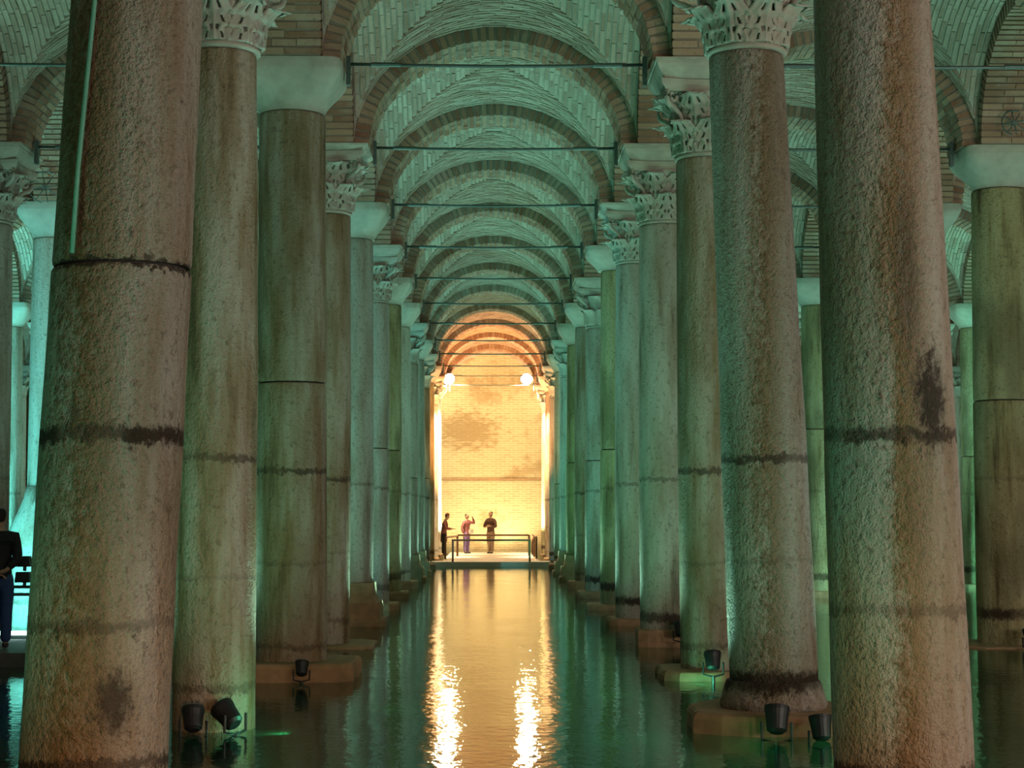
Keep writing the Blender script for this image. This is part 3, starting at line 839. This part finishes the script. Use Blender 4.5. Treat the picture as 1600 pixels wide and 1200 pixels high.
railing([(-1.25, 70.5), (1.55, 70.5)], DZ, 0.80, (0.0, 1.0), 'thin brown railing crossing the far platform behind the people')
railing([(1.72, 66.0), (1.72, 72.3)], DZ, 0.78, (0.0, 0.5, 1.0), 'brown side railing on the right edge of the far platform')
railing([(-1.60, 65.2), (-1.25, 69.8)], DZ, 0.78, (0.0, 1.0), 'brown side railing in front of the person looking down')

# warm floodlights on the last piers and wall
def wall_flood(loc, target, label, power, r=0.26, cone=150, scale=1.0):
    o = thing('wall_floodlight', label, 'floodlight', loc)
    q = (Vector(target)-Vector(loc)).to_track_quat('-Z', 'Y'); o.rotation_mode = 'QUATERNION'; o.rotation_quaternion = q
    m = MB(); m.lathe([(r, 0.012), (r, 0.03), (r*0.8, 0.12), (r*0.5, 0.15)], 20); m.obj('housing', 'black', o)
    m = MB(); m.lathe([(r*0.85, -0.012), (r*0.9, 0.012)], 20); m.obj('lens', 'glow', o)
    m = MB(); m.tube([(-r-0.02, 0, 0.06), (-r-0.02, 0, 0.24), (r+0.02, 0, 0.24), (r+0.02, 0, 0.06)], 0.012, 6); m.obj('yoke', 'black', o)
    d = Vector(target)-Vector(loc); d.normalize()
    lamp('SPOT', Vector(loc)+d*0.06, power, AMBER, 0.12, target, cone, 0.5)
wall_flood((-1.66, 72.6, 7.25), (-0.9, 68.0, 4.6), 'glaring warm floodlight high on the last left pier', 450)
wall_flood((1.50, 72.6, 7.25), (1.0, 68.0, 4.6), 'glaring warm floodlight high on the last right pier', 450)
# added unseen warm spots, low and high, on the last columns, end vaults, wall
for s in (-1, 1):
    lamp('SPOT', (s*1.25, 72.2, 0.35), 3500, (1, .80, .48), 0.08, (s*2.4+0.08, 73.5, 3.6), 60)
    lamp('SPOT', (s*1.62+0.08, 72.5, 7.0), 5000, (1, .80, .48), 0.1, (s*2.30+0.08, 73.0, 2.5), 48)
    lamp('SPOT', (s*1.70+0.08, 67.7, 6.7), 6000, (1, .76, .44), 0.1, (s*2.28+0.08, 68.2, 2.2), 42)
    lamp('SPOT', (s*1.5, 72.7, 7.0), 1350, (1, .78, .42), 0.1, (s*0.3, 77.8, 4.6), 110)
    lamp('SPOT', (s*1.2, 75.6, 0.30), 480, (1, .80, .42), 0.08, (s*0.5, 77.6, 4.0), 140)
lamp('SPOT', (0.45, 76.6, 0.35), 110, (1, .82, .5), 0.08, (0.75, 77.9, 2.4), 110)
lamp('SPOT', (0.0, 67.5, 0.35), 8000, (1.0, 0.46, 0.16), 0.1, (0.0, 70.5, 8.5), 85)
lamp('SPOT', (0.0, 62.5, 0.30), 5500, (1.0, 0.44, 0.16), 0.1, (0.0, 65.5, 8.5), 75)
lamp('SPOT', (0.0, 57.0, -0.1), 2600, (1.0, 0.46, 0.20), 0.1, (0.0, 60.5, 8.5), 70)

# ------------------------------------------------------------------ left walkway
wk = thing('walkway', 'dark walkway over the water in the left aisle', 'walkway', (-7.4, 21.9, 0))
for i in range(6):
    m = MB(); m.box((-3.2+i*1.25, 1.2, 0.125), (1.235, 2.4, 0.09)); m.obj('deck_plank', 'darkdeck', wk)
m = MB(); m.box((0, 0.05, 0.02), (7.4, 0.1, 0.12)); m.obj('edge_beam', 'darkdeck', wk)
for x in (-3, -1, 1, 3):
    m = MB(); m.box((x, 1.2, -0.23), (0.14, 1.8, 0.62)); m.obj('support', 'darkdeck', wk)
ro = thing('walkway_railing', 'dark double railing behind the person on the left walkway', 'railing', (-7.4, 24.2, 0.17))
for z in (0.60, 0.70):
    m = MB(); m.tube([(-3.6, 0, z), (3.6, 0, z)], 0.022, 8); m.obj('rail', 'steel', ro)
for x in (-3.4, -1.1, 0.55, 3.4):
    m = MB(); m.box((x, 0, 0.35), (0.05, 0.05, 0.70)); m.obj('post', 'steel', ro)
for z, lab in ((1.00, 'lower black flood box on the walkway railing'), (1.21, 'upper black flood box on the walkway railing')):
    o = thing('flood_box', lab, 'floodlight', (-6.24, 24.2, z), 'flood boxes on the walkway railing')
    m = MB(); m.box((0, 0, 0), (0.20, 0.16, 0.14), taper=0.85); m.obj('housing', 'black', o)
    m = MB(); m.box((0, 0.06, -0.08), (0.04, 0.03, 0.10)); m.obj('bracket', 'steel', o)
    m = MB(); m.tube([(0.0, 0.06, -0.06), (0.0, 0.06, 0.90-z if z < 1.1 else -0.125)], 0.012, 6); m.obj('stem', 'steel', o)
st = thing('lit_deck_strip', 'glowing white strip added for the bright lit deck at the back of the left walkway', 'glowing strip', (-6.6, 24.42, 0.17))  # emissive strip added in place of the brightly lit deck
m = MB(); m.box((0, 0, 0.03), (1.9, 0.10, 0.06)); m.obj('channel', 'steel', st)
m = MB(); m.box((0, -0.04, 0.075), (1.86, 0.10, 0.05)); m.obj('glow_bar', 'glowteal', st)

# ------------------------------------------------------------------ people
def skin(name, chains, mat, parent, sub=2):
    """chains: list of lists of (x,y,z,r) ; first point of later chains may be ('@',i) to branch from vertex i"""
    vs, es, rs = [], [], []
    for ch in chains:
        prev = None
        for p in ch:
            if p[0] == '@': prev = p[1]; continue
            vs.append(p[:3]); rs.append(p[3]); i = len(vs)-1
            if prev is not None: es.append((prev, i))
            prev = i
    me = bpy.data.meshes.new(name); me.from_pydata(vs, es, []); me.update()
    o = link(name, me, parent)
    o.modifiers.new('skin', 'SKIN').use_smooth_shade = True
    sv = me.skin_vertices[0].data
    for i, r in enumerate(rs):
        rr = r if isinstance(r, tuple) else (r, r)
        sv[i].radius = rr
    sv[0].use_root = True
    sd = o.modifiers.new('sub', 'SUBSURF'); sd.levels = sub; sd.render_levels = sub
    me.materials.append(M[mat] if isinstance(mat, str) else mat)
    return o
def cm(name, c, rough=0.8): 
    if name not in M: M[name] = plain(name, c, rough, var=0.2, scale=14)
    return name
cm('skin', (0.50, 0.30, 0.20)); cm('hair_dark', (0.02, 0.014, 0.01)); cm('cloth_black', (0.012, 0.012, 0.016)); cm('jeans_blue', (0.035, 0.08, 0.22))
cm('cloth_plum', (0.26, 0.09, 0.08)); cm('cloth_rose', (0.36, 0.13, 0.13)); cm('violet', (0.25, 0.16, 0.38)); cm('cloth_brown', (0.12, 0.06, 0.04)); cm('khaki', (0.30, 0.21, 0.14)); cm('bag_white', (0.75, 0.68, 0.58)); cm('shoe', (0.05, 0.04, 0.04)); cm('cap_brown', (0.30, 0.14, 0.08))
def person(loc, rz, H, arms, top, legs, label, hair='hair_dark', hood=False, cap=False, bag=None, coat=False, lean=0.0, headtilt=0.0, stance=0.10, stride=0.0):
    """faces local -Y; arms: dict L/R of (elbow, wrist, palm direction) in body units for a 1.75 m figure"""
    o = thing('person', label, 'person', loc, rz=rz)
    s = H/1.75; o.scale = (s, s, s)
    hl = lean
    sp = lambda z: -hl*max(0, z-0.95)
    hy = sp(1.6) - headtilt
    # body: pelvis root, torso, neck, head, arms with hands, legs
    body = [[(0, 0, 0.95, (0.13, 0.10)), (0, sp(1.12), 1.12, (0.125, 0.09)), (0, sp(1.32), 1.32, (0.15, 0.10)), (0, sp(1.43), 1.43, (0.11, 0.08)), (0, sp(1.50), 1.50, 0.052), (0, hy*0.7+sp(1.55)*0.3, 1.555, 0.058),
             (0, hy-0.012, 1.62, (0.072, 0.085)), (0, hy-0.008, 1.69, (0.074, 0.09)), (0, hy, 1.745, (0.045, 0.055))]]
    n = 9
    body.append([('@', 6), (0, hy-0.108, 1.625, 0.012)]); n += 1        # nose
    for sgn in (-1, 1): body.append([('@', 6), (sgn*0.078, hy+0.005, 1.635, 0.014)]); n += 1     # ears
    hands = []
    for key, sgn in (('L', 1), ('R', -1)):
        e, wv, pd = arms[key]
        e, wv, pd = Vector(e), Vector(wv), Vector(pd).normalized()
        shd = Vector((sgn*0.185, sp(1.40), 1.40))
        el = e; pm = wv + pd*0.07
        ch = [('@', 3), (*shd, 0.055), (*(shd.lerp(el, .5)), 0.048), (*el, 0.040), (*(el.lerp(wv, .5)), 0.036), (*wv, 0.026), (*pm, (0.036, 0.022))]
        body.append(ch); n += 6; pi_ = n-1
        side = pd.cross(Vector((0, 0, 1)));
        if side.length < .1: side = pd.cross(Vector((0, 1, 0)))
        side.normalize(); nor = side.cross(pd).normalized()
        for q, (off, L) in enumerate(((-0.028, .060), (-0.009, .072), (0.010, .068), (0.028, .052))):
            a = pm + pd*0.03 + side*off; body.append([('@', pi_), (*a, 0.010), (*(a+pd*L*.55-nor*0.012), 0.0092), (*(a+pd*L-nor*0.034), 0.008)]); n += 3
        a = wv + pd*0.035 - side*0.035; body.append([('@', pi_), (*a, 0.011), (*(a+pd*0.035-side*0.018-nor*0.012), 0.010)]); n += 2
        hands.append((shd, el, wv))
    feet = []
    for sgn in (-1, 1):
        kx = sgn*stance; fy = stride*sgn
        body.append([('@', 0), (sgn*0.095, 0, 0.88, 0.088), (sgn*(0.095+stance)/2, fy*.4-0.015, 0.50, 0.058), (kx, fy*.8+0.012, 0.30, 0.052), (kx, fy, 0.09, 0.038), (kx, fy-0.02, 0.045, 0.036), (kx, fy-0.14, 0.03, 0.028)])
        feet.append((kx, fy))
    skin('body', body, 'skin', o)
    # top
    zb = 0.50 if coat else 0.86
    tp = [[(0, sp(1.2), 1.2, (0.170, 0.125)), (0, sp(1.33), 1.33, (0.185, 0.125)), (0, sp(1.43), 1.43, (0.13, 0.095)), (0, sp(1.485), 1.485, 0.066)], [('@', 0), (0, 0, 1.03, (0.165, 0.135)), (0, 0, 0.92, (0.175, 0.14)), (0, 0, zb, (0.175 if not coat else 0.20, 0.145 if not coat else 0.17))]]
    for (shd, el, wv), sgn in zip(hands, (1, -1)):
        tp.append([('@', 2), (*shd, 0.080), (*(shd.lerp(el, .5)), 0.074), (*el, 0.066), (*(el.lerp(wv, .55)), 0.055), (*(el.lerp(wv, .93)), 0.042)])
    skin('jacket' if coat else 'shirt', tp, top, o)
    lg = [[(0, 0, 1.02, (0.155, 0.125)), (0, 0, 0.92, (0.155, 0.125))]]
    for sgn, (kx, fy) in zip((-1, 1), feet):
        lg.append([('@', 1), (sgn*0.095, 0, 0.80, 0.112), (sgn*(0.095+stance)/2, fy*.4-0.015, 0.50, 0.088), (kx, fy*.8+0.012, 0.30, 0.078), (kx, fy, 0.07, 0.070)])
    skin('trousers', lg, legs, o)
    for kx, fy in feet:
        skin('shoe', [[(kx, fy+0.03, 0.05, 0.045), (kx, fy-0.06, 0.042, (0.045, 0.038)), (kx, fy-0.16, 0.034, (0.04, 0.03))]], 'shoe', o)
    hm = hair
    skin('hair', [[(0, hy+0.03, 1.76, (0.055, 0.06)), (0, hy+0.025, 1.71, (0.082, 0.088)), (0, hy+0.04, 1.64, (0.076, 0.06)), (0, hy+0.055, 1.575, (0.055, 0.035))]], hm, o)
    if cap:
        m = MB(); m.lathe([(0.098, 1.705), (0.10, 1.74), (0.075, 1.79), (0.02, 1.805)], 20, 0, hy-0.005); c = m.obj('cap', 'cap_brown', o, smooth=True)
        m = MB(); m.box((0, hy-0.14, 1.712), (0.15, 0.12, 0.014)); m.obj('brim', 'cap_brown', c)
    if bag:
        m = MB(); m.box((bag[0], bag[1], bag[2]), (0.30, 0.14, 0.18), taper=0.85); g_ = m.obj('bag', 'bag_white', o)
        m = MB(); m.tube([(bag[0]*.8, bag[1], bag[2]+0.08), (0.05*0, 0.14, 1.30), (-bag[0]*.8, 0.02, 1.46)], 0.014, 6); m.obj('strap', 'cloth_brown', g_)
    return o
hang = lambda s: ((s*0.27, 0.03, 1.12), (s*0.28, -0.04, 0.88), (0, -0.2, -1))
# left walkway: seen from behind, hands clasped at the back
person((-6.12, 22.55, 0.17), PI+0.35, 1.74, {'L': ((0.215, 0.12, 1.13), (0.08, 0.17, 0.95), (-1, 0.1, -0.25)), 'R': ((-0.215, 0.12, 1.13), (-0.08, 0.18, 0.99), (1, 0.1, -0.35))},
       'cloth_black', 'jeans_blue', 'person in black top and blue jeans, hands behind the back, on the left walkway', stride=0.06)
# far platform
PY = 74.2
person((-1.80, 70.9, DZ), 1.45, 1.62, {'L': ((0.25, -0.10, 1.14), (0.14, -0.34, 1.12), (-0.3, -1, 0.1)), 'R': ((-0.25, -0.10, 1.14), (-0.12, -0.34, 1.12), (0.3, -1, 0.1))},
       'cloth_plum', 'cloth_black', 'person in long plum coat and cap looking down at something held', cap=True, coat=True, lean=0.12, headtilt=0.07)
person((-0.95, PY, DZ), 0.9, 1.62, {'L': ((0.36, -0.16, 1.34), (0.14, -0.24, 1.58), (-0.6, -0.3, 0.5)), 'R': hang(-1)},
       'cloth_rose', 'violet', 'person in rose top and violet trousers with white bag, arm raised to face', bag=(0.16, -0.10, 0.98), coat=False, lean=0.04)
person((0.05, PY, DZ), -0.5, 1.72, {'L': ((0.28, -0.06, 1.12), (0.02, -0.20, 1.14), (-1, 0, 0)), 'R': ((-0.28, -0.06, 1.12), (-0.02, -0.19, 1.18), (1, 0, -0.1))},
       'cloth_brown', 'khaki', 'person in brown shirt and tan trousers standing with folded arms', stance=0.07)
